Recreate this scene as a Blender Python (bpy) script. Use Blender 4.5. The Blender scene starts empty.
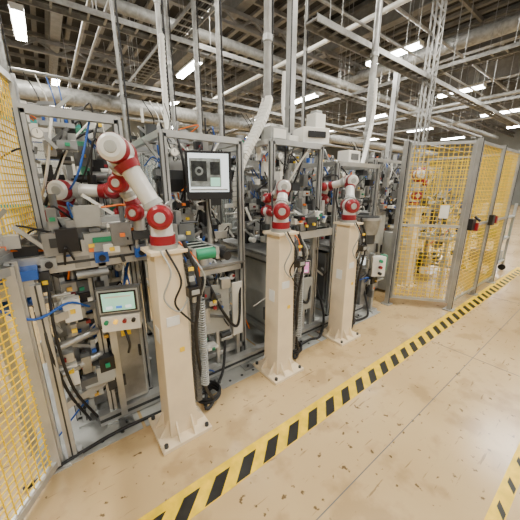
import bpy, math, random
from mathutils import Vector, Matrix, Euler
R = random.Random(7)

# ---------------------------------------------------------------- materials
MATS = {}
def mat(name, col, rough=.5, metal=0., var=.12, scale=6., emit=0.):
    if name in MATS: return MATS[name]
    m = bpy.data.materials.new(name); m.use_nodes = True
    nt = m.node_tree; p = nt.nodes['Principled BSDF']
    p.inputs['Roughness'].default_value = rough
    p.inputs['Metallic'].default_value = metal
    tc = nt.nodes.new('ShaderNodeTexCoord')
    nz = nt.nodes.new('ShaderNodeTexNoise'); nz.inputs['Scale'].default_value = scale
    nz.inputs['Detail'].default_value = 4
    nt.links.new(tc.outputs['Object'], nz.inputs['Vector'])
    cr = nt.nodes.new('ShaderNodeValToRGB')
    a = [max(0, c*(1-var)) for c in col]; b = [min(1, c*(1+var)) for c in col]
    cr.color_ramp.elements[0].position = .35; cr.color_ramp.elements[0].color = (*a, 1)
    cr.color_ramp.elements[1].position = .65; cr.color_ramp.elements[1].color = (*b, 1)
    nt.links.new(nz.outputs['Fac'], cr.inputs['Fac'])
    nt.links.new(cr.outputs['Color'], p.inputs['Base Color'])
    if emit:
        nt.links.new(cr.outputs['Color'], p.inputs['Emission Color'])
        p.inputs['Emission Strength'].default_value = emit
    MATS[name] = m
    return m
alu   = mat('brushed_aluminium', (.46,.465,.45), .33, .6)
steel = mat('steel_plate', (.26,.265,.26), .4, .55, .3)
dsteel= mat('dark_steel', (.045,.048,.05), .45, .4, .25)
galv  = mat('galvanised', (.32,.32,.305), .4, .5, .2, 12)
cream = mat('cream_paint', (.78,.65,.45), .42, 0, .06)
white = mat('white_plastic', (.78,.77,.71), .35, 0, .04)
robw  = mat('robot_white', (.66,.66,.63), .28, .05, .05)
lgrey = mat('light_grey_paint', (.36,.37,.35), .45, 0, .12)
mgrey = mat('mid_grey_paint', (.11,.115,.115), .5, 0, .15)
black = mat('black_plastic', (.007,.007,.008), .4, 0, .3)
rubber= mat('black_rubber', (.010,.010,.011), .55, 0, .3)
red   = mat('red_paint', (.25,.006,.014), .33, 0, .1)
yellow= mat('yellow_paint', (.90,.60,.01), .45, 0, .08)
ymesh = mat('yellow_wire', (.88,.60,.005), .45, 0, .06)
green = mat('green_belt', (.01,.25,.12), .5, 0, .15)
blue  = mat('blue_plastic', (.012,.09,.40), .4, 0, .1)
orange= mat('orange_plastic', (.85,.18,.01), .4, 0, .1)
brass = mat('brass', (.55,.34,.06), .3, .7, .1)
paper = mat('paper_label', (.8,.8,.77), .7, 0, .03)
pgreen= mat('pale_green_panel', (.06,.25,.15), .5, 0, .1)
teal  = mat('teal_trim', (.03,.33,.30), .5, 0, .1)
duct  = mat('insulated_duct', (.29,.29,.275), .5, .2, .2, 9)
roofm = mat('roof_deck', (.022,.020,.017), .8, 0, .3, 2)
beamm = mat('beam_paint', (.17,.16,.14), .55, 0, .15)
wallm = mat('wall_paint', (.22,.23,.215), .7, 0, .1, 1)
tape_k= mat('hazard_black', (.009,.009,.008), .5, 0, .3, 20)
tape_y= mat('hazard_yellow', (.86,.57,.008), .42, 0, .15, 14)
scr_w = mat('screen_white', (.75,.85,.9), .3, 0, .05, 6, .8)
scr_g = mat('screen_green', (.35,.70,.55), .3, 0, .08, 8, .6)
scr_p = mat('screen_pink', (.75,.25,.55), .3, 0, .08, 8, .6)
scr_b = mat('screen_blue', (.05,.2,.7), .3, 0, .08, 8, .6)
scr_y = mat('screen_grey', (.20,.22,.21), .3, 0, .4, 22, .3)
scr_k = mat('screen_dark', (.02,.023,.022), .2, 0, .6, 30)
tubem = mat('lamp_tube', (1,.985,.94), .3, 0, 0, 1, 60.)
led_r = mat('lamp_red', (.9,.03,.02), .3, 0, 0, 1, 1.)
led_g = mat('lamp_green', (.02,.8,.15), .3, 0, 0, 1, 1.)
led_y = mat('lamp_amber', (.95,.5,.02), .3, 0, 0, 1, 1.)

gm = bpy.data.materials.new('clear_polycarbonate'); gm.use_nodes = True
p = gm.node_tree.nodes['Principled BSDF']
p.inputs['Base Color'].default_value = (.5,.58,.56,1); p.inputs['Alpha'].default_value = .2
p.inputs['Roughness'].default_value = .1
clear = gm

fm = bpy.data.materials.new('epoxy_floor'); fm.use_nodes = True
nt = fm.node_tree; p = nt.nodes['Principled BSDF']
tc = nt.nodes.new('ShaderNodeTexCoord')
def noise(sc,det,vec=None):
    n=nt.nodes.new('ShaderNodeTexNoise'); n.inputs['Scale'].default_value=sc; n.inputs['Detail'].default_value=det
    nt.links.new(vec or tc.outputs['Object'], n.inputs['Vector']); return n
def ramp(n,p0,c0,p1,c1):
    r=nt.nodes.new('ShaderNodeValToRGB'); e=r.color_ramp.elements
    e[0].position=p0;e[0].color=(*c0,1);e[1].position=p1;e[1].color=(*c1,1)
    nt.links.new(n.outputs['Fac'],r.inputs['Fac']); return r
def mul(a,b,f):
    m=nt.nodes.new('ShaderNodeMixRGB'); m.blend_type='MULTIPLY'; m.inputs[0].default_value=f
    nt.links.new(a,m.inputs[1]); nt.links.new(b,m.inputs[2]); return m.outputs[0]
n1=noise(.9,6); n2=noise(5,10); n3=noise(22,5)
mp=nt.nodes.new('ShaderNodeMapping'); mp.inputs['Scale'].default_value=(3,30,1); mp.inputs['Rotation'].default_value=(0,0,.5)
nt.links.new(tc.outputs['Object'],mp.inputs['Vector']); n4=noise(1.5,5,mp.outputs[0])
r1=ramp(n1,.3,(.50,.35,.165),.7,(.62,.45,.235))
r2=ramp(n2,.34,(.6,.55,.5),.46,(1,1,1)); r3=ramp(n3,.30,(.16,.13,.11),.345,(1,1,1)); r4=ramp(n4,.29,(.35,.32,.3),.34,(1,1,1))
c=mul(r1.outputs[0],r2.outputs[0],.5); c=mul(c,r3.outputs[0],.85); c=mul(c,r4.outputs[0],.7)
nt.links.new(c, p.inputs['Base Color'])
rr = nt.nodes.new('ShaderNodeMapRange'); rr.inputs['To Min'].default_value=.13; rr.inputs['To Max'].default_value=.32
nt.links.new(n1.outputs['Fac'], rr.inputs['Value']); nt.links.new(rr.outputs[0], p.inputs['Roughness'])
floorm = fm

# ---------------------------------------------------------------- mesh builder
class B:
    def __init__(s, name):
        s.name=name; s.v=[]; s.f=[]; s.m=[]; s.s=[]; s.mats=[]
    def mi(s, m):
        if m not in s.mats: s.mats.append(m)
        return s.mats.index(m)
    def add(s, vs, fs, m, smooth=False):
        o=len(s.v); k=s.mi(m); s.v.extend([tuple(x) for x in vs])
        for i,f in enumerate(fs):
            s.f.append([o+j for j in f]); s.m.append(k)
            s.s.append(smooth[i] if isinstance(smooth,list) else smooth)
    def box(s, c, d, m, rz=0, ry=0, rx=0, top=1.0):
        M = Euler((rx,ry,rz)).to_matrix(); c=Vector(c)
        hx,hy,hz=[q/2 for q in d]
        vs=[]
        for z in (-hz,hz):
            t = top if z>0 else 1
            for x,y in ((-hx,-hy),(hx,-hy),(hx,hy),(-hx,hy)):
                vs.append(c+M@Vector((x*t,y*t,z)))
        s.add(vs,[(3,2,1,0),(4,5,6,7),(0,1,5,4),(1,2,6,5),(2,3,7,6),(3,0,4,7)],m)
    def bx(s,x0,x1,y0,y1,z0,z1,m):
        s.box(((x0+x1)/2,(y0+y1)/2,(z0+z1)/2),(x1-x0,y1-y0,z1-z0),m)
    def bar(s,p0,p1,w,m,h=None):
        p0=Vector(p0);p1=Vector(p1);d=(p1-p0);L=d.length
        if L<1e-6:return
        d/=L; up=Vector((0,0,1)) if abs(d.z)<.95 else Vector((1,0,0))
        a=d.cross(up).normalized(); b=a.cross(d); h=h or w
        vs=[]
        for q in (p0,p1):
            for i,j in ((-1,-1),(1,-1),(1,1),(-1,1)):
                vs.append(q+a*(i*w/2)+b*(j*h/2))
        s.add(vs,[(3,2,1,0),(4,5,6,7),(0,1,5,4),(1,2,6,5),(2,3,7,6),(3,0,4,7)],m)
    def cyl(s,p0,p1,r,m,r2=None,n=16,capm=None):
        p0=Vector(p0);p1=Vector(p1);d=p1-p0
        if d.length<1e-6:return
        d.normalize(); up=Vector((0,0,1)) if abs(d.z)<.9 else Vector((1,0,0))
        a=d.cross(up).normalized(); b=d.cross(a); r2=r if r2 is None else r2
        vs=[]
        for q,rr in ((p0,r),(p1,r2)):
            for i in range(n):
                t=2*math.pi*i/n; vs.append(q+a*(rr*math.cos(t))+b*(rr*math.sin(t)))
        s.add(vs,[(i,(i+1)%n,n+(i+1)%n,n+i) for i in range(n)],m,True)
        s.add(vs[:n],[tuple(range(n))[::-1]],capm or m); s.add(vs[n:],[tuple(range(n))],capm or m)
    def path(s,pts,sub=6):
        P=[Vector(q) for q in pts]; P=[P[0]*2-P[1]]+P+[P[-1]*2-P[-2]]; out=[]
        for i in range(1,len(P)-2):
            a,b,c,d=P[i-1:i+3]
            for k in range(sub):
                t=k/sub
                out.append(.5*((2*b)+(c-a)*t+(2*a-5*b+4*c-d)*t*t+(3*b-a-3*c+d)*t**3))
        out.append(P[-2]); return out
    def tube(s,pts,r,m,n=7,sub=6,ribs=False):
        Q=s.path(pts,sub); vs=[];fs=[];prev=None
        for i,q in enumerate(Q):
            d=(Q[min(i+1,len(Q)-1)]-Q[max(i-1,0)]).normalized()
            if prev is None:
                up=Vector((0,0,1)) if abs(d.z)<.9 else Vector((1,0,0)); a=d.cross(up).normalized()
            else:
                a=(prev-d*prev.dot(d)).normalized()
            prev=a; b=d.cross(a); rr=r*(1.25 if ribs and i%2 else 1)
            for k in range(n):
                t=2*math.pi*k/n; vs.append(q+a*(rr*math.cos(t))+b*(rr*math.sin(t)))
        for i in range(len(Q)-1):
            for k in range(n):
                fs.append((i*n+k,i*n+(k+1)%n,(i+1)*n+(k+1)%n,(i+1)*n+k))
        s.add(vs,fs,m,True)
    def chain(s,pts,w,h,m,step=.03,gap=None):
        Q=s.path(pts,20); last=Q[0]
        for i in range(1,len(Q)):
            if (Q[i]-last).length>=step:
                d=(Q[i]-last)
                s.bar(last+d*.06,last+d*.92,w,m,h)
                s.bar(last+d*.9,last+d*1.08,w*.75,gap or black,h*.75)
                last=Q[i]
    def done(s,bevel=0):
        if not s.v: return None
        xs=[v[0] for v in s.v]; ys=[v[1] for v in s.v]; zs=[v[2] for v in s.v]
        o=Vector(((min(xs)+max(xs))/2,(min(ys)+max(ys))/2,min(zs)))
        me=bpy.data.meshes.new(s.name)
        me.from_pydata([Vector(v)-o for v in s.v],[],s.f)
        for m in s.mats: me.materials.append(m)
        me.polygons.foreach_set('material_index',s.m)
        me.polygons.foreach_set('use_smooth',s.s)
        me.update()
        ob=bpy.data.objects.new(s.name,me); ob.location=o
        bpy.context.scene.collection.objects.link(ob)
        if bevel:
            md=ob.modifiers.new('bevel','BEVEL'); md.width=bevel; md.segments=2; md.limit_method='ANGLE'
        return ob

# ---------------------------------------------------------------- room
b=B('floor'); b.bx(-9,34,-7,24,-.1,0,floorm); b.done()
b=B('ceiling')
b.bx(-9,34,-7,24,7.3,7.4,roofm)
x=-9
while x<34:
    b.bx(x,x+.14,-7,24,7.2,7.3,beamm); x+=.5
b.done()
b=B('wall_back'); b.bx(-9,34,24,24.2,0,7.4,wallm)
for k in range(9): b.bx(-8+k*4.6,-6.2+k*4.6,23.95,24,3.4,5,lgrey)
b.done()
b=B('wall_left'); b.bx(-9.2,-9,-7,24,0,7.4,wallm); b.done()
b=B('wall_right'); b.bx(34,34.2,-7,24,0,7.4,wallm); b.done()

b=B('roof_beams')
for x in range(-7,34,4):
    b.bx(x-.02,x+.02,-7,24,6.3,7.1,beamm); b.bx(x-.14,x+.14,-7,24,6.28,6.32,beamm); b.bx(x-.14,x+.14,-7,24,7.08,7.12,beamm)
for y in (-2.5,2.5,7.6,12.7,18):
    b.bx(-9,34,y-.06,y+.06,6.15,6.25,beamm); b.bx(-9,34,y-.06,y+.06,5.85,5.93,beamm)
    x=-9
    while x<34:
        b.bar((x,y,5.9),(x+.5,y,6.2),.05,beamm); b.bar((x+.5,y,6.2),(x+1,y,5.9),.05,beamm); x+=1
b.done()
b=B('roof_purlins')
y=-6
while y<24:
    b.bx(-9,34,y-.04,y+.04,7.08,7.2,beamm); y+=1.3
b.done()

def tray(p0,p1,w):
    b=B('cable_tray'); p0=Vector(p0);p1=Vector(p1);d=(p1-p0);L=d.length;d/=L
    n=Vector((-d.y,d.x,0))
    for s in(-1,1): b.bar(p0+n*s*w/2,p1+n*s*w/2,.02,galv,.08)
    k=0
    while k<L:
        b.bar(p0+d*k-n*w/2,p0+d*k+n*w/2,.03,galv,.02); k+=.25
    for i in range(7):
        o=n*(w*(-.4+.13*i))+Vector((0,0,.03))
        b.tube([p0+d*(L*j/6)+o+Vector((0,0,R.uniform(0,.03))) for j in range(7)],w*.055,rubber if i%3 else mgrey,n=5,sub=2)
    k=.5
    while k<L:
        q=p0+d*k
        for s in(-1,1): b.cyl(q+n*s*w/2,Vector((*(q+n*s*w/2).xy,7.1)),.008,galv,n=5)
        k+=2.2
    b.done()
tray((-6,6,4.32),(20,6,4.32),.3)
tray((1.8,8.6,4.15),(30,8.6,4.15),.4)
tray((3.2,3.1,3.75),(14,3.1,3.75),.22)
tray((8.2,-5,4.38),(8.2,20,4.38),.3)
tray((2.9,4.5,4.9),(2.9,22,4.9),.4)
tray((13,-5,4.45),(13,20,4.45),.4)

def ductrun(p0,p1,r,name='ventilation_duct'):
    b=B(name); p0=Vector(p0);p1=Vector(p1);d=p1-p0;L=d.length;d/=L
    b.cyl(p0,p1,r,duct,n=20); k=.4
    while k<L:
        b.cyl(p0+d*k,p0+d*(k+.04),r*1.05,galv,n=20)
        if int(k)%3==0:
            q=p0+d*k; b.cyl(q+Vector((0,0,r)),(q.x,q.y,7.1),.01,galv,n=5)
        k+=1.1
    b.done()
ductrun((-8,12.2,4.55),(30,12.2,4.55),.26)
ductrun((-2.6,5,4.5),(-2.6,22,4.5),.24)
ductrun((-1.3,7,3.9),(-1.3,22,3.9),.18)
ductrun((-.6,8,3.6),(-.6,22,3.6),.14)
ductrun((10.6,-5,5.8),(10.6,22,5.8),.2)
ductrun((-6,7.2,5.2),(28,7.2,5.2),.12)
b=B('overhead_pipes')
for y,z,r in ((4.2,5.6,.04),(9.5,4.3,.05),(3.8,4.6,.025),(14,4.5,.08)):
    b.cyl((-8,y,z),(32,y,z),r,galv,n=8)
for x,z,r in ((1.2,5,.04),(1.5,5,.03),(5.6,4.8,.05),(11.5,4.3,.06),(18.5,5,.07)):
    b.cyl((x,-5,z),(x,22,z),r,galv if x!=5.6 else white,n=8)
b.done()

def lamp(x,y,z=5.5):
    b=B('ceiling_lamp')
    b.box((x,y,z+.10),(.27,1.72,.06),white)
    b.box((x,y,z+.03),(.20,1.66,.09),tubem)
    for s in(-.85,.85): b.box((x,y+s,z+.05),(.25,.03,.11),white)
    for s in(-.45,.45): b.cyl((x,y+s,z+.12),(x,y+s,7.1),.006,galv,n=5)
    ob=b.done()
    L=bpy.data.lights.new('lamp_light','AREA'); L.shape='RECTANGLE'; L.size=.22; L.size_y=1.6; L.energy=185; L.color=(1,.94,.83)
    lo=bpy.data.objects.new('lamp_light',L); lo.location=(x,y,z-.03); bpy.context.scene.collection.objects.link(lo)
    lo.parent=ob; lo.matrix_parent_inverse=Matrix.Translation(-ob.location)
for y,xs in ((.5,(-2,3.6,9.2,15)),(-4.3,(-1,4.5,10)),(5.4,(-2,3.5,9.2,14.8,20.6,26)),(10.2,(-4.6,.1,4.6,10.2,16,22,28)),(14.8,(-3.6,.95,5.6,11,17,23)),(19.5,(-3,2,7.6,14,20))):
    for x in xs: lamp(x,y)

b=B('floor_joints')
for x in (-1.9,3.05,5.1,7.2,9.3,11.4): b.bx(x-.0025,x+.0025,-6,1.0,0,.0012,mgrey)
for y in (-1.6,.62): b.bx(-8,20,y-.0025,y+.0025,0,.0012,mgrey)
b.done()
def hazard(y0,y1,x0,x1,edge):
    b=B('hazard_floor_tape')
    b.bx(x0,x1,y0,y1,0,.002,tape_y)
    x=x0+.05; h=(y1-edge)-y0
    while x<x1-.3:
        b.add([(x,y0+.004,.0026),(x+.095,y0+.004,.0026),(x+.095+h*1.1,y1-edge,.0026),(x+h*1.1,y1-edge,.0026)],[(0,1,2,3)],tape_k)
        x+=.19
    b.done()
hazard(1.0,1.155,-.6,7.5,.045)
b=B('hazard_floor_tape'); b.bx(-.5,9,.055,.12,0,.002,tape_y); x=-.45
while x<8.8:
    b.add([(x,.06,.0026),(x+.05,.06,.0026),(x+.11,.10,.0026),(x+.06,.10,.0026)],[(0,1,2,3)],tape_k); x+=.2
b.done()

# ---------------------------------------------------------------- robots & pedestals
def pedestal(x,y,h,w=.165,rz=0):
    b=B('robot_pedestal')
    b.box((x,y,.0125),(.33,.33,.025),cream,rz)
    b.box((x,y,h/2),(w*1.10,w*1.10,h-.03),cream,rz,top=.86)
    b.box((x,y,h-.01),(w*1.25,w*1.25,.02),cream,rz)
    for k in range(4):
        a=rz+k*math.pi/2; d=Vector((math.cos(a),math.sin(a),0)); n=Vector((-d.y,d.x,0))
        for t in (-.05,.05):
            c=Vector((x,y,0))+n*t; q=[c+d*.085+Vector((0,0,.025)),c+d*.155+Vector((0,0,.025)),c+d*.085+Vector((0,0,.14))]
            b.add([v+n*.005 for v in q]+[v-n*.005 for v in q],[(0,1,2),(5,4,3),(0,3,4,1),(1,4,5,2),(2,5,3,0)],cream)
        e=Vector((math.cos(a+math.pi/4),math.sin(a+math.pi/4),0))*.195
        b.cyl((x+e.x,y+e.y,.025),(x+e.x,y+e.y,.045),.014,dsteel,n=6)
    b.box((x-.01,y-w*.52,h*.66),(.08,.004,.06),paper,rz); b.box((x+.03,y-w*.535,h*.5),(.03,.004,.03),yellow,rz)
    b.box((x-w*.51,y,h*.58),(.004,.07,.1),paper,rz)
    return b.done(.004)
def robot(base,joints,tool=True):
    b=B('robot_arm'); base=Vector(base); W=robw
    b.cyl(base,base+Vector((0,0,.025)),.08,alu,n=24)
    b.cyl(base+Vector((0,0,.025)),base+Vector((0,0,.075)),.07,red,n=24)
    pts=[(Vector(p),Vector(a).normalized(),r,l) for p,a,r,l in joints]
    b.cyl(base+Vector((0,0,.075)),pts[0][0],.062,W,.055,n=24)
    for i,(p,a,r,l) in enumerate(pts):
        b.cyl(p-a*l*.55,p+a*l*.55,r,W,n=24)
        for s in(-1,1):
            cm = red if i!=1 else W
            b.cyl(p+a*s*l*.55,p+a*s*(l+.02),r*1.03,red,r*1.0,n=24)
            b.cyl(p+a*s*(l+.02),p+a*s*(l+.034),r*.98,cm,r*.72,n=24)
            b.cyl(p+a*s*(l+.03),p+a*s*(l+.038),r*.5,lgrey,r*.4,n=20)
        if i+1<len(pts):
            q,a2,r2,l2=pts[i+1]; d=(q-p).normalized(); m0=p+d*r*.95; m1=q-d*r2*.95
            b.cyl(p,q,r*.70,W,r2*.74,n=20)
            b.cyl(m0,m0+d*.03,r*.88,lgrey,r*.8,n=20)
            b.cyl(m1-d*.04,m1,r2*.82,red,r2*.98,n=20)
    p,a,r,l=pts[-1]
    if tool:
        b.cyl(p,p+Vector((0,0,-.11)),r*.7,alu,n=16)
        b.box(p+Vector((0,0,-.14)),(.1,.06,.05),dsteel)
        for s in(-.03,.03): b.box(p+Vector((s,0,-.19)),(.015,.03,.07),alu)
    Q=[base+Vector((.08,.02,.03))]+[q[0]+q[1]*(-q[3]-.05)+Vector((.03,0,.06)) for q in pts[:3]]
    b.tube([Vector(q)+Vector((0,.14,0)) for q in Q],.009,rubber,sub=12)
    return b.done()

PX=[(.49,1.575),(1.44,1.637),(2.36,1.666)]
H=1.26
for x,y in PX: pedestal(x,y,H)
robot((.49,1.575,H),[((.49,1.575,1.44),(-.35,-.9,0),.066,.06),((.33,1.66,1.78),(-.5,-.85,.1),.070,.065),((.36,1.80,1.62),(-.6,-.8,0),.052,.05),((.43,1.82,1.45),(-.6,-.8,0),.05,.045)])
robot((1.44,1.637,H),[((1.44,1.637,1.42),(-.6,-.8,0),.063,.06),((1.56,1.75,1.60),(-.6,-.8,0),.056,.05),((1.62,1.98,1.50),(1,-.2,0),.045,.04),((1.60,2.0,1.38),(0,-1,0),.042,.04)])
robot((2.36,1.666,H),[((2.36,1.666,1.42),(-.5,-.85,0),.065,.06),((2.52,1.80,1.66),(-.5,-.85,0),.058,.055),((2.45,2.05,1.60),(1,-.2,0),.045,.04),((2.44,2.08,1.46),(0,-1,0),.042,.04)])
robot((.06,2.30,1.24),[((.06,2.30,1.42),(-.4,-.9,0),.068,.065),((.10,2.22,1.58),(-.5,-.8,0),.062,.065),((.36,2.10,1.57),(-.3,-1,.2),.052,.05),((.42,2.12,1.42),(1,0,0),.042,.04)])
pedestal(4.55,2.05,1.30,.2)
robot((4.55,2.05,1.30),[((4.55,2.05,1.47),(-.6,-.8,0),.075,.05),((4.45,2.0,1.78),(-.6,-.8,0),.065,.05),((4.75,2.1,1.84),(-.3,-1,0),.05,.04),((4.85,2.1,1.66),(0,-1,0),.045,.04)])

def dress(x,y,coil=False):
    b=B('cable_carrier')
    b.chain([(x+.125,y-.03,1.18),(x+.14,y-.05,.9),(x+.135,y-.04,.5),(x+.14,y-.02,.16)],.055,.035,mgrey,.022,gap=lgrey)
    b.done()
    if coil:
        b=B('coiled_cable')
        b.tube([(x+.175+.026*math.cos(t*1.57),y-.07+.026*math.sin(t*1.57),.92-t*.0042) for t in range(150)],.0055,lgrey,n=6,sub=2)
        b.tube([(x+.11,y-.09,1.24),(x+.19,y-.12,1.08),(x+.175,y-.07,.92)],.006,lgrey,sub=8)
        b.done()
    b=B('cable_hose')
    b.tube([(x+.09,y-.08,1.30),(x+.15,y-.12,1.05),(x+.12,y-.10,.7),(x+.17,y-.05,.3),(x+.27,y+.02,.05),(x+.2,y-.0,.03),(x+.28,y+.16,.12),(x+.3,y+.4,.35)],.011,rubber,sub=14,ribs=True)
    b.tube([(x+.1,y+.02,1.28),(x+.2,y-.02,1.12),(x+.17,y+.02,.8),(x+.2,y+.1,.4),(x+.3,y+.35,.2)],.006,orange,sub=8)
    b.tube([(x-.02,y-.1,1.27),(x+.03,y-.16,1.1),(x-.0,y-.12,.95),(x+.1,y-.12,.8)],.006,rubber,sub=8)
    b.tube([(x-.05,y-.1,1.27),(x-.02,y-.15,1.15),(x-.06,y-.12,1.0),(x+.02,y-.12,.9),(x+.1,y-.1,.98)],.005,lgrey,sub=8)
    b.tube([(x+.1,y-.03,1.25),(x+.23,y+.0,.95),(x+.22,y+.08,.55),(x+.34,y+.3,.6)],.009,rubber,sub=8)
    b.tube([(x+.1,y-.05,1.2),(x+.19,y-.04,.95),(x+.16,y-.02,.75),(x+.22,y+.08,.35),(x+.4,y+.25,.1)],.006,blue,sub=8)
    b.box((x+.11,y-.115,1.14),(.03,.012,.02),yellow); b.box((x+.11,y-.115,1.08),(.03,.012,.03),lgrey)
    cx,cy=x+.27,y+.10
    b.tube([(cx+.09*math.cos(t*.7),cy+.09*math.sin(t*.7),.03+.006*t/2) for t in range(22)],.011,rubber,sub=4)
    b.done()
    b=B('junction_box'); b.box((x+.12,y-.11,1.0),(.08,.05,.06),black); b.box((x+.12,y-.137,1.0),(.05,.004,.03),lgrey); b.cyl((x+.12,y-.11,.97),(x+.12,y-.11,.93),.015,alu,n=8); b.done(.003)
for i,(x,y) in enumerate(PX): dress(x,y,i<2)

# ---------------------------------------------------------------- assembly stations
def valve_bank(b,x,y,z,n=6):
    b.box((x+n*.011,y,z),(n*.022+.03,.05,.03),alu)
    for i in range(n):
        b.box((x+i*.022+.01,y,z+.045),(.017,.045,.06),lgrey if i%3 else blue)
        b.cyl((x+i*.022+.01,y-.02,z+.075),(x+i*.022+.01,y-.02,z+.09),.006,black,n=6)
        if i%2==0: b.tube([(x+i*.022+.01,y-.02,z+.08),(x+i*.022,y-.08,z+.16),(x+i*.03-.05,y,z+.3)],.004,R.choice([blue,rubber,white,rubber]),n=5)
def gauge(b,x,y,z,r=.028):
    b.cyl((x,y,z),(x,y-.03,z),r,alu,n=18); b.cyl((x,y-.03,z),(x,y-.032,z),r*.85,white,n=18); b.box((x,y-.034,z+r*.3),(.003,.002,r*.7),black)
def actuator(b,x,y,z0,z1,m=alu):
    b.bar((x,y,z0),(x,y,z1),.06,m,.06); b.bar((x-.018,y-.034,z0),(x-.018,y-.034,z1),.01,dsteel); b.bar((x+.018,y-.034,z0),(x+.018,y-.034,z1),.01,dsteel)
    c=z0+(z1-z0)*R.uniform(.3,.7); b.box((x,y-.055,c),(.08,.03,.1),steel); b.box((x,y-.12,c-.02),(.05,.12,.02),alu)
    b.cyl((x,y-.16,c),(x,y-.16,c-.12),.012,alu,n=10); b.box((x,y,z1+.06),(.06,.06,.11),black); b.box((x,y,z1+.12),(.05,.05,.02),alu)
def clutter(b,x0,x1,y0,y1,z0,z1,n,acc=.35):
    ms=[alu,alu,alu,steel,steel,steel,lgrey,lgrey,white,white,dsteel,dsteel,black,galv,mgrey,mgrey]
    for i in range(n):
        x,y,z=R.uniform(x0,x1),R.uniform(y0,y1),R.uniform(z0,z1); k=R.random(); m=R.choice(ms)
        if k<.45:
            b.box((x,y,z),(R.uniform(.02,.13),R.uniform(.02,.1),R.uniform(.02,.14)),m)
            if R.random()<acc: b.box((x,y-.05,z),(.025,.02,.02),R.choice([red,yellow,yellow,blue,orange,brass,green,white]))
        elif k<.7:
            d=R.choice([(1,0,0),(0,1,0),(0,0,1)]); L=R.uniform(.05,.2)
            b.cyl((x,y,z),Vector((x,y,z))+Vector(d)*L,R.uniform(.008,.03),m,n=10)
        elif k<.85:
            b.bar((x,y,z),(x+R.uniform(-.2,.2),y,z+R.uniform(0,.15)),.02,m)
        else:
            b.tube([(x,y,z),(x+R.uniform(-.1,.1),y-.05,z+.08),(x+R.uniform(-.2,.2),y,z+R.uniform(-.2,.1))],.006,R.choice([rubber,rubber,rubber,blue,white,orange]),n=5,sub=5)
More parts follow.
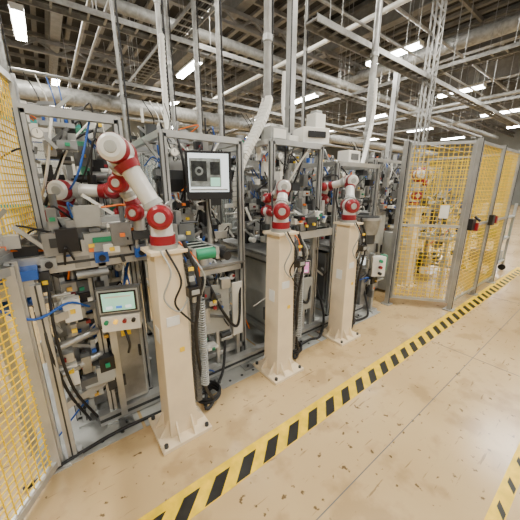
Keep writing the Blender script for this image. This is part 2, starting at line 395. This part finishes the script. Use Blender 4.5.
def station(x0,x1,y0,y1,zt,zb=.85,dens=70,cab=True,name='assembly_machine',panel=True,lowmat=None):
    b=B(name); w=.045
    for x in(x0,x1):
        for y in(y0,y1):
            b.bar((x,y,.03),(x,y,zt),w,alu); b.cyl((x,y,0),(x,y,.035),.03,black,n=10)
            b.bar((x-.024,y,.05),(x-.024,y,zt),.007,dsteel); b.bar((x,y-.024,.05),(x,y-.024,zt),.007,dsteel)
    xm=(x0+x1)/2
    for z in (.14,zb-.03,zt):
        for y in(y0,y1): b.bar((x0,y,z),(x1,y,z),w,alu)
        for x in(x0,x1): b.bar((x,y0,z),(x,y1,z),w,alu)
    b.bar((xm,y1,zb),(xm,y1,zt),w,alu)
    b.bx(x0-.02,x1+.02,y0-.03,y1+.03,zb,zb+.02,steel)
    if cab:
        lm=lowmat or R.choice([mgrey,mgrey,steel,lgrey])
        b.bx(x0+.04,x1-.03,y1-.06,y1-.03,.17,zb-.1,mgrey)
        b.bx(x0+.04,xm-.01,y0+.12,y1-.05,.17,zb-.1,lm)
        b.bx(x0+.07,xm-.04,y0+.105,y0+.12,.2,zb-.14,lm); b.box((xm-.08,y0+.09,.5),(.015,.025,.09),black)
        for k in range(6): b.box((x0+.2,y0+.10,.26+k*.022),((xm-x0)*.4,.006,.008),black)
        b.box((x0+.14,y0+.1,zb-.2),(.05,.004,.05),yellow)
        b.bx(xm+.04,x1-.05,y0+.3,y1-.05,.17,zb-.25,R.choice([mgrey,mgrey,lgrey]))
        b.box((x1-.15,y0+.27,.42),(.12,.06,.16),white); b.box((x1-.15,y0+.235,.42),(.08,.01,.1),mgrey)
        clutter(b,x0+.05,x1-.05,y0+.02,y0+.2,.2,zb-.08,40)
        valve_bank(b,xm+.05,y0+.08,zb-.22)
        gauge(b,xm-.05,y0+.05,zb-.18); gauge(b,x1-.1,y0+.03,zb-.12)
        b.cyl((xm+.02,y0+.03,.55),(xm+.02,y0+.03,.38),.028,clear,n=12); b.cyl((xm+.02,y0+.03,.6),(xm+.02,y0+.03,.55),.03,blue,n=12)
        for i in range(7):
            xa=R.uniform(x0,x1); xb=R.uniform(x0,x1)
            b.tube([(xa,y0+.05,zb-.05),((xa+xb)/2,y0-.03,zb-R.uniform(.3,.6)),(xb,y0+.1,R.uniform(.15,zb-.2))],R.uniform(.005,.010),R.choice([rubber,rubber,mgrey,white,blue]),n=5)
    if panel:
        b.bx(x0+.03,xm-.03,y1-.01,y1+.0,zb+.1,zt-.05,clear)
        b.bx(xm+.04,x1-.03,y1-.02,y1+.0,zb+.1,zt-.35,R.choice([lgrey,mgrey,steel]))
    n=max(2,int((x1-x0)/.25))
    for i in range(n):
        x=x0+(i+.5)*(x1-x0)/n+R.uniform(-.04,.04); actuator(b,x,y0+(y1-y0)*R.uniform(.35,.8),zb+.02,zb+R.uniform(.35,zt-zb-.25),R.choice([alu,alu,black,lgrey]))
    valve_bank(b,x0+.1,y0+.55,zt+.03,8)
    gauge(b,x0+.06,y0-.02,zt-.12)
    for i in range(3):
        x=R.uniform(x0+.1,x1-.1); y=R.uniform(y0+.05,y0+.4)
        b.cyl((x,y,zb+.02),(x,y,zb+.08),.06,alu,n=20); b.cyl((x,y,zb+.08),(x,y,zb+.12),.035,R.choice([dsteel,brass,steel]),n=16); b.box((x+.07,y,zb+.08),(.03,.05,.12),alu)
    clutter(b,x0,x1,y0+.1,y1-.05,zb+.05,zt-.1,dens)
    clutter(b,x0,x1,y0+.3,y1,zt,zt+.14,int(dens*.2))
    for i in range(9):
        xa=R.uniform(x0,x1); xb=R.uniform(x0,x1); y=R.uniform(y0,y1)
        b.tube([(xa,y,zt+.03),((xa+xb)/2,y-.03,zt-R.uniform(.1,.35)),(xb,y0+.3,zb+.3)],R.uniform(.005,.011),R.choice([rubber,rubber,rubber,white,blue]),n=5)
    return b.done()

def signal_tower(x,y,z):
    b=B('signal_tower'); b.cyl((x,y,z),(x,y,z+.12),.01,alu,n=8)
    for i,m in enumerate((led_g,led_y,led_r)): b.cyl((x,y,z+.12+i*.045),(x,y,z+.16+i*.045),.018,m,n=14)
    b.cyl((x,y,z+.255),(x,y,z+.27),.019,black,n=14); b.done()

station(-.05,.42,2.05,2.95,2.0,1.18,105,lowmat=mgrey)
station(.68,1.30,2.0,2.95,1.95,.95,150)
station(1.62,2.25,1.98,2.95,1.98,.95,160,lowmat=lgrey)
station(2.62,3.45,2.05,3.0,1.85,.9,180)
station(4.1,5.8,2.5,3.3,2.0,.9,170)
for x0 in (1.05,2.3,3.6,4.9,6.3,7.9,9.5): station(x0,x0+1.1,3.9+R.uniform(-.1,.2),4.8,R.uniform(2.0,2.3),.9,60)
for i,x0 in enumerate((-3,-1,1,3.2,5.4,7.8,10.2,13,16)): station(x0,x0+1.5,6.6,7.6,R.uniform(2.1,2.6),.9,40)
for i,x0 in enumerate((-3,0,3,6.4,10,14,18)): station(x0,x0+2,10.5,11.6,R.uniform(2.2,2.9),.9,30)
signal_tower(2.1,2.9,2.0); signal_tower(3.3,4.6,2.2); signal_tower(5.0,4.6,2.2)

# ---------------------------------------------------------------- specific objects
b=B('transfer_conveyor')
b.bx(-.34,.78,1.84,1.88,1.14,1.24,alu); b.bx(-.34,.78,1.98,2.02,1.14,1.24,alu); b.bx(-.33,.77,1.88,1.98,1.19,1.225,rubber)
b.bx(-.34,.78,1.836,1.84,1.18,1.195,dsteel)
for x in (-.3,-.05,.2,.42,.7):
    if x in(-.3,.2): b.bar((x,1.86,0.05),(x,1.86,1.16),.04,alu)
    b.box((x,1.82,1.2),(.07,.03,.06),R.choice([blue,dsteel,lgrey])); b.cyl((x,1.80,1.2),(x,1.78,1.2),.018,black,n=10)
b.bx(-.4,-.12,1.74,1.84,1.06,1.15,alu); b.bx(-.3,-.1,1.72,1.84,1.15,1.20,blue); b.cyl((-.42,1.8,1.02),(-.1,1.8,1.02),.025,blue,n=14); b.cyl((-.1,1.8,1.02),(.02,1.8,1.02),.008,alu,n=8)
b.box((.02,1.86,1.30),(.16,.1,.12),steel); b.box((.02,1.805,1.31),(.1,.004,.05),dsteel)
b.box((.24,1.9,1.29),(.22,.12,.10),lgrey); b.box((.24,1.835,1.30),(.14,.004,.03),green); b.box((.16,1.835,1.27),(.03,.004,.02),yellow)
b.bx(.0,.42,1.95,2.08,1.24,1.42,lgrey); b.bx(.03,.18,1.94,1.95,1.27,1.39,steel); b.cyl((.3,1.95,1.33),(.3,1.90,1.33),.05,alu,n=20); b.cyl((.3,1.90,1.33),(.3,1.895,1.33),.042,white,n=20)
clutter(b,-.35,.75,1.82,2.02,1.1,1.44,110,.6)
b.done()
b=B('profile_stand')
for x,y in((-.12,1.74),(-.02,2.0),(.14,1.9)):
    b.bar((x,y,.02),(x,y,1.12),.045,alu); b.box((x,y,.01),(.1,.1,.02),alu); b.bar((x,y-.024,.03),(x,y-.024,1.12),.008,dsteel)
b.bar((-.14,1.76,.9),(.16,1.9,.9),.045,alu); b.bar((-.14,1.76,.35),(.16,1.9,.35),.045,alu)
for k in range(2): b.tube([(-.1+k*.03,1.76,1.1),(-.12+k*.04,1.72,.8),(-.08+k*.03,1.75,.45),(0+k*.04,1.85,.12)],.008,rubber)
b.tube([(-.3,1.72,1.05),(-.15,1.70,.95),(0,1.76,.98),(.1,1.85,.9)],.007,blue)
for z in (.55,.72): b.cyl((-.10,1.78,z),(.12,1.88,z),.022,alu,n=14); b.cyl((-.10,1.78,z),(-.12,1.77,z),.026,dsteel,n=14)
clutter(b,-.15,.2,1.82,2.0,.3,1.05,70,.5)
b.done()
b=B('pneumatic_unit')
b.bx(-.05,.14,2.0,2.04,.1,1.1,steel); b.cyl((.02,1.97,.85),(.02,1.97,.60),.035,steel,n=16); b.cyl((.10,1.97,.85),(.10,1.97,.62),.03,blue,n=16)
b.cyl((.06,1.97,.95),(.06,1.93,.95),.035,white,n=18); b.box((.06,1.98,.92),(.16,.06,.06),lgrey)
clutter(b,-.05,.14,1.92,2.0,.15,1.08,30); b.done()

def hmi(x,y,z,w,h,rz,scr,body=True,post=None):
    b=B('touch_panel'); M=Matrix.Rotation(rz,3,'Z')
    def P(dx,dy,dz): return Vector((x,y,z))+M@Vector((dx,dy,dz))
    b.box(P(0,0,0),(w,.05,h),mgrey if body else black,rz)
    b.box(P(0,-.028,0),(w*.92,.008,h*.88),lgrey,rz)
    b.box(P(0,-.033,0),(w*.84,.004,h*.78),black,rz)
    b.box(P(0,-.036,0),(w*.74,.004,h*.66),scr,rz)
    for i in range(3): b.box(P(-w*.22+i*w*.22,-.039,-h*.2),(w*.14,.002,h*.1),scr_b if i%2 else scr_w,rz)
    b.box(P(0,-.039,h*.2),(w*.6,.002,h*.06),white,rz)
    if body:
        b.box(P(0,.01,-h*.85),(w*.9,.09,h*.6),white,rz)
        for i,m in enumerate((green,led_y,red,black)): b.cyl(P(-w*.33+i*w*.21,-.035,-h*.75),P(-w*.33+i*w*.21,-.055,-h*.75),w*.05,m,n=12)
        b.tube([P(0,0,-h*1.1),P(.03,-.04,-h*1.7),P(.0,.05,-h*2.4)],.008,rubber)
    if post: b.bar(P(0,.04,-h*.4),post,.035,alu)
    return b.done(.003)
hmi(.245,1.70,.96,.23,.16,-.35,scr_g,True,(.2,1.9,.8))
hmi(1.66,1.62,.93,.17,.14,-.45,scr_p,False,(1.66,1.95,.88))
hmi(2.75,1.75,.78,.15,.13,-.5,scr_w,False,(2.75,2.0,.8))
b=B('control_cabinet'); b.bx(.20,.38,1.88,2.02,.12,.78,lgrey); b.bx(.215,.365,1.87,1.88,.15,.75,steel); b.box((.35,1.86,.5),(.015,.02,.08),black); b.box((.28,1.865,.66),(.06,.004,.05),yellow); b.done(.004)

b=B('monitor'); c=Vector((.98,1.93,1.68)); rz=-.42; M=Matrix.Rotation(rz,3,'Z')
b.box(c,(.33,.035,.34),black,rz); b.box(c+M@Vector((0,-.019,.018)),(.29,.004,.27),scr_w,rz)
b.box(c+M@Vector((-.025,-.0225,.02)),(.225,.002,.20),scr_y,rz); b.box(c+M@Vector((-.07,-.024,.03)),(.11,.002,.14),scr_k,rz); b.box(c+M@Vector((.045,-.024,.05)),(.07,.002,.09),scr_k,rz)
b.cyl(c+M@Vector((-.07,-.025,.03)),c+M@Vector((-.07,-.027,.03)),.03,scr_y,n=20); b.cyl(c+M@Vector((-.07,-.027,.03)),c+M@Vector((-.07,-.028,.03)),.016,scr_k,n=20)
b.box(c+M@Vector((.045,-.024,-.045)),(.07,.002,.06),scr_g,rz)
b.box(c+M@Vector((0,-.0225,-.10)),(.27,.002,.012),lgrey,rz)
b.bar(c+Vector((0,.03,0)),c+Vector((.06,.15,0)),.05,black); b.cyl(c+Vector((.06,.15,-.7)),c+Vector((.06,.15,.3)),.02,alu,n=12)
b.tube([c+Vector((0,.03,-.1)),c+Vector((.02,.05,-.3)),c+Vector((.1,.14,-.5))],.008,rubber)
b.done(.003)

b=B('belt_conveyor'); ox=-.05; oz=.035
for x in(.72,.88): b.bx(x-.012+ox,x+.012+ox,1.56,2.1,1.11+oz,1.19+oz,alu)
b.bx(.735+ox,.865+ox,1.58,2.1,1.16+oz,1.185+oz,green)
b.cyl((.735+ox,1.585,1.15+oz),(.865+ox,1.585,1.15+oz),.036,green,n=20); b.cyl((.70+ox,1.585,1.15+oz),(.90+ox,1.585,1.15+oz),.018,steel,n=12)
for k in range(22): b.box((.8+ox,1.6+k*.022,1.187+oz),(.13,.005,.004),white if k%4==0 else black)
b.box((.93+ox,1.66,1.13+oz),(.07,.12,.09),dsteel); b.cyl((.93+ox,1.60,1.13+oz),(.93+ox,1.52,1.13+oz),.03,black,n=14)
b.bar((.8+ox,1.95,.03),(.8+ox,1.95,1.12),.05,alu); b.box((.8+ox,1.95,.012),(.16,.16,.024),alu)
b.done()
b=B('belt_conveyor')
for y in(1.78,1.90): b.bx(1.62,2.25,y-.01,y+.01,1.13,1.20,alu)
b.bx(1.62,2.25,1.79,1.89,1.17,1.195,green)
for k in range(26): b.box((1.635+k*.024,1.84,1.197),(.005,.1,.004),black)
b.cyl((1.62,1.79,1.165),(1.62,1.89,1.165),.03,green,n=18); b.bar((1.75,1.93,.03),(1.75,1.93,1.13),.04,alu); b.bar((2.15,1.93,.03),(2.15,1.93,1.13),.04,alu)
clutter(b,1.65,2.2,1.78,1.95,1.2,1.34,26,.5); b.done()

def drop(x,y,r,z0,z1,name='service_pipe',sq=False,m=galv):
    b=B(name)
    if sq:
        b.bar((x,y,z0),(x,y,z1),r*2,alu); b.bar((x-r,y-r-.002,z0),(x-r,y-r-.002,z1),.01,dsteel)
    else:
        b.cyl((x,y,z0),(x,y,z1),r,m,n=14)
    k=z0+.5
    while k<z1: 
        b.cyl((x,y,k),(x,y,k+.05),r*1.25,alu,n=14) if not sq else b.box((x,y,k),(r*2.3,r*2.3,.03),alu); k+=1.1
    b.cyl((x+r+.02,y,z0),(x+r+.02,y,z1),.01,rubber,n=6)
    b.done()
drop(1.78,2.25,.035,2.35,7.1,m=duct); drop(2.41,2.62,.04,1.98,7.1,'profile_upright',True)
drop(4.28,2.8,.05,1.9,7.1); drop(1.73,3.05,.024,1.9,6.2); drop(1.26,3.5,.03,1.9,6.5); drop(.80,3.5,.018,1.9,6.5)
drop(2.4,5,.04,2,6.5); drop(2.0,5.2,.03,2,6.5); drop(6.4,3.6,.05,1.9,4.25,'profile_upright',True); drop(3.3,3.3,.02,1.9,6.6)
drop(-.2,5.4,.05,2,6.6); drop(5.5,6,.06,2,7,'profile_upright',True)
b=B('lattice_mast')
for dx,dy in((-.08,-.08),(.08,-.08),(.08,.08),(-.08,.08)): b.bar((6.57+dx,3.0+dy,0),(6.57+dx,3.0+dy,7.1),.03,galv)
k=0
while k<7:
    b.bar((6.49,2.92,k),(6.65,2.92,k+.25),.02,galv); b.bar((6.49,2.92,k),(6.49,3.08,k+.25),.02,galv); b.bar((6.65,2.92,k+.25),(6.49,2.92,k+.27),.02,galv); k+=.27
b.done()
b=B('cable_chain')
b.chain([(1.78,2.22,2.40),(1.70,2.18,2.24),(1.57,2.14,2.06),(1.42,2.1,1.86),(1.33,2.08,1.68),(1.30,2.06,1.4)],.06,.05,white,.035,gap=lgrey); b.done()
b=B('cable_chain'); b.chain([(1.78,2.28,2.40),(1.66,2.26,2.16),(1.52,2.26,1.92),(1.46,2.26,1.6)],.045,.035,white,.03,gap=mgrey); b.done()
for (x,y,x2,y2) in ((3.0,3.4,2.8,2.9),(4.3,2.75,3.9,2.6),(1.26,3.45,1.0,2.8)):
    b=B('flexible_conduit'); b.tube([(x,y,3.2),(x-.02,y-.02,2.7),((x+x2)/2,(y+y2)/2,2.2),(x2,y2,1.9)],.028,white,sub=22,ribs=True); b.done()
b=B('label_printer'); b.box((2.25,2.12,2.09),(.30,.22,.15),white,-.3); b.box((2.215,2.005,2.10),(.2,.01,.06),black,-.3); b.box((2.25,2.12,2.01),(.34,.26,.02),alu,-.3); b.done(.01)
b=B('vision_camera'); b.cyl((2.62,2.4,2.13),(2.62,2.4,2.24),.04,black,n=16); b.box((2.62,2.4,2.32),(.17,.15,.17),white); b.box((2.62,2.4,2.42),(.1,.1,.04),lgrey); b.bar((2.73,2.4,1.9),(2.73,2.4,2.4),.03,alu); b.box((2.70,2.4,2.15),(.12,.1,.10),lgrey); b.done(.01)
b=B('electrical_box'); b.box((1.75,2.1,2.06),(.2,.14,.12),lgrey); b.box((1.75,2.026,2.06),(.15,.006,.08),white); b.box((2.0,2.15,2.04),(.12,.1,.08),white); b.box((2.95,2.15,1.94),(.22,.16,.14),white); b.box((2.95,2.065,1.94),(.14,.006,.07),mgrey); b.done(.004)
b=B('push_button_box'); b.box((3.24,1.80,.62),(.17,.09,.26),white,-.6); 
for i,m in enumerate((green,red,black)): b.cyl((3.21,1.75,.70-i*.08),(3.195,1.72,.70-i*.08),.02,m,n=14)
b.box((3.34,1.78,.66),(.06,.08,.2),pgreen,-.6); b.bar((3.24,1.84,.0),(3.24,1.84,.55),.045,alu); b.box((3.24,1.84,.01),(.14,.14,.02),alu); b.done(.004)
b=B('vibratory_feeder'); b.cyl((3.2,2.0,.9),(3.2,2.0,1.02),.13,dsteel,n=28); b.cyl((3.2,2.0,1.02),(3.2,2.0,1.22),.15,steel,.18,n=32); b.cyl((3.2,2.0,1.2),(3.2,2.0,1.23),.185,alu,n=32); b.cyl((3.2,2.0,1.231),(3.2,2.0,1.24),.16,dsteel,n=32); b.bx(3.05,3.35,1.88,2.14,.05,.9,steel); clutter(b,3.05,3.35,1.83,1.9,.2,.85,24); b.done()
b=B('machine_cabinet'); b.bx(3.5,3.95,2.15,2.45,.05,1.25,steel); b.bx(3.53,3.92,2.14,2.15,.1,1.2,lgrey); b.box((3.88,2.13,.7),(.02,.02,.12),black); clutter(b,3.5,3.95,2.15,2.4,1.25,1.75,40); b.done()
b=B('green_control_cabinet'); b.bx(.28,.55,3.05,3.2,1.35,2.1,pgreen); b.bx(.35,.53,3.04,3.05,1.45,2.0,lgrey); b.bar((.44,3.12,0),(.44,3.12,1.35),.08,steel); b.done(.005)
b=B('whiteboard'); b.box((-.02,5.1,1.9),(1.15,.03,1.15),teal); b.box((-.02,5.08,1.9),(1.06,.012,1.06),white)
for i in range(8): b.box((-.02+R.uniform(-.12,.12),5.072,2.3-i*.11),(.6,.002,.012),blue if i%2 else mgrey)
for x in(-.55,.5): b.bar((x,5.12,0),(x,5.12,2.5),.04,alu)
b.done()
b=B('storage_cabinet'); b.bx(-1.3,-.35,5.5,6.0,0,2.0,lgrey)
for z in (.5,1.0,1.5): b.bx(-1.27,-.38,5.48,5.5,z-.22,z+.22,white)
b.done(.005)
b=B('machine_base_rail'); b.bx(.05,3.1,1.86,1.93,.02,.10,alu); b.bx(.05,3.1,1.855,1.86,.05,.07,dsteel)
for k in range(9): b.box((.2+k*.34,1.83,.01),(.09,.12,.02),steel); b.cyl((.2+k*.34,1.80,.02),(.2+k*.34,1.80,.035),.01,dsteel,n=6)
b.done()
b=B('floor_plates'); 
for k in range(6):
    b.bx(-.3+k*.6,.28+k*.6,1.70,3.0,.0,.004,lgrey)
    for j in range(4): b.cyl((-.2+k*.6+j*.12,1.75,.004),(-.2+k*.6+j*.12,1.75,.006),.012,dsteel,n=10)
b.done()
b=B('floor_cable')
b.tube([(-.35,1.66,.02),(-.1,1.72,.02),(.2,1.76,.02),(.75,1.74,.02),(.95,1.8,.05),(1.1,1.98,.3)],.012,rubber)
b.tube([(1.7,1.75,.02),(2.0,1.78,.02),(2.15,1.76,.02),(2.3,1.85,.2),(2.32,2.0,.5)],.014,rubber)
b.tube([(2.6,1.8,.02),(2.9,1.72,.02),(3.1,1.78,.05),(3.15,1.95,.4)],.014,rubber)
b.tube([(.9,1.9,.9),(1.0,1.8,.6),(1.15,1.84,.45),(1.25,1.95,.8)],.012,rubber); b.tube([(1.8,1.9,.8),(1.9,1.82,.5),(2.05,1.86,.45),(2.15,1.95,.8)],.014,rubber)
b.done()
b=B('cover_panel'); b.box((.98,1.90,.62),(.22,.015,.42),lgrey,-.15); b.box((1.20,1.93,.55),(.10,.015,.5),white); b.box((2.02,1.9,.5),(.2,.015,.36),lgrey,-.1)
b.bar((.98,1.91,.1),(.98,1.91,.5),.03,alu); b.bar((1.2,1.94,.1),(1.2,1.94,.4),.03,alu); b.bar((2.02,1.91,.1),(2.02,1.91,.4),.03,alu)
clutter(b,.85,1.1,1.87,1.89,.3,.85,16,.5); b.done(.002)

# ---------------------------------------------------------------- fences
def fence_panel(b,p0,p1,z0,z1,pitch=.05,post=.04,wire=.005,mid=None):
    p0=Vector((*p0,0));p1=Vector((*p1,0));d=p1-p0;L=d.length;d/=L
    Z=lambda z:Vector((0,0,z))
    for z in (z0,z1)+((mid,) if mid else ()): b.bar(p0+Z(z),p1+Z(z),post*.8,alu)
    for q in (p0,p1): b.bar(q+Z(z0-.02),q+Z(z1+.02),post*.9,alu)
    n=int(L/pitch)
    for i in range(1,n): b.bar(p0+d*(i*L/n)+Z(z0),p0+d*(i*L/n)+Z(z1),wire,ymesh)
    m=int((z1-z0)/pitch)
    for i in range(1,m): b.bar(p0+Z(z0+i*(z1-z0)/m),p1+Z(z0+i*(z1-z0)/m),wire,ymesh)
def post(b,x,y,z):
    b.bar((x,y,0),(x,y,z),.05,alu); b.box((x,y,.006),(.12,.12,.012),alu); b.bar((x,y-.027,.02),(x,y-.027,z),.008,dsteel)
b=B('safety_fence')
A=(3.60,1.80);C=(4.08,1.19);D=(5.0,1.19);E=(5.9,1.19)
for q in (A,C,D,E): post(b,*q,2.14)
def lerp(a,c,t): return (a[0]+(c[0]-a[0])*t,a[1]+(c[1]-a[1])*t)
fence_panel(b,lerp(A,C,.06),lerp(A,C,.94),.12,2.1,mid=1.12,wire=.006,pitch=.05)
fence_panel(b,lerp(C,D,.06),lerp(C,D,.94),.12,2.1,mid=1.12,wire=.006,pitch=.055)
fence_panel(b,lerp(D,E,.06),lerp(D,E,.94),.12,2.1,mid=1.12,wire=.006,pitch=.055)
fence_panel(b,(5.9,1.24),(5.9,2.5),.12,2.1,mid=1.12,wire=.006)
b.box((4.14,1.14,1.15),(.12,.05,.14),black); b.box((4.2,1.11,1.12),(.04,.05,.1),red); b.cyl((4.10,1.11,1.25),(4.10,1.05,1.2),.015,black,n=10)
b.box((4.94,1.14,1.15),(.1,.05,.14),black); b.box((5.05,1.13,1.15),(.06,.05,.1),red)
b.box((3.9,1.38,1.3),(.10,.01,.16),white,-.93)
b.done()
b=B('safety_fence')
fence_panel(b,(-.62,1.08),(-.20,1.70),.06,1.22,pitch=.038,post=.05,wire=.0055)
fence_panel(b,(-.42,1.0),(-.08,2.46),1.29,2.24,pitch=.038,post=.05,wire=.0055)
post(b,-.19,1.74,1.25); b.bar((-.42,1.0,1.25),(-.08,2.46,1.25),.05,alu); post(b,-.07,2.5,2.28)
b.done()
b=B('cell_controller'); b.bx(3.95,4.25,2.0,2.4,.05,.95,lgrey); b.bx(3.97,4.23,1.99,2.0,.1,.9,steel)
for k in range(8): b.box((4.1,1.985,.2+k*.03),(.18,.006,.01),black)
clutter(b,3.95,4.25,2.0,2.35,.95,1.5,36,.5); b.done(.004)
b=B('pallet_fixture'); b.bx(4.9,5.6,1.6,2.2,.75,.8,alu)
for x in(4.93,5.57):
    for y in(1.63,2.17): b.bar((x,y,0),(x,y,.75),.045,alu)
clutter(b,4.95,5.55,1.65,2.15,.8,1.5,90,.5); clutter(b,4.95,5.55,1.65,2.15,.1,.7,40); b.done()
b=B('tool_trolley')
for x in(6.3,7.0):
    for y in(1.3,1.75): b.bar((x,y,.12),(x,y,1.3),.04,alu); b.cyl((x-.02,y,.06),(x+.02,y,.06),.06,black,n=16)
for z in(.2,.65,1.05): b.bx(6.28,7.02,1.28,1.77,z,z+.03,lgrey)
b.bx(6.35,6.65,1.32,1.7,.23,.45,blue); b.bx(6.7,6.95,1.32,1.7,.23,.4,lgrey); b.bx(6.4,6.8,1.35,1.65,1.08,1.3,white); b.bx(6.4,6.9,1.35,1.65,.68,.85,pgreen)
b.done(.004)

# ---------------------------------------------------------------- world & camera
w=bpy.data.worlds.new('World'); bpy.context.scene.world=w; w.use_nodes=True
w.node_tree.nodes['Background'].inputs[0].default_value=(1,.95,.87,1)
w.node_tree.nodes['Background'].inputs[1].default_value=.62
cam=bpy.data.cameras.new('camera'); co=bpy.data.objects.new('camera',cam)
bpy.context.scene.collection.objects.link(co)
cam.sensor_width=36; cam.lens=275/520*36; cam.clip_start=.05
co.location=(0,0,1.6); co.rotation_euler=(math.radians(90-14.9),0,math.radians(53-90))
bpy.context.scene.camera=co
print('VERTS',sum(len(o.data.vertices) for o in bpy.data.objects if o.type=='MESH'))
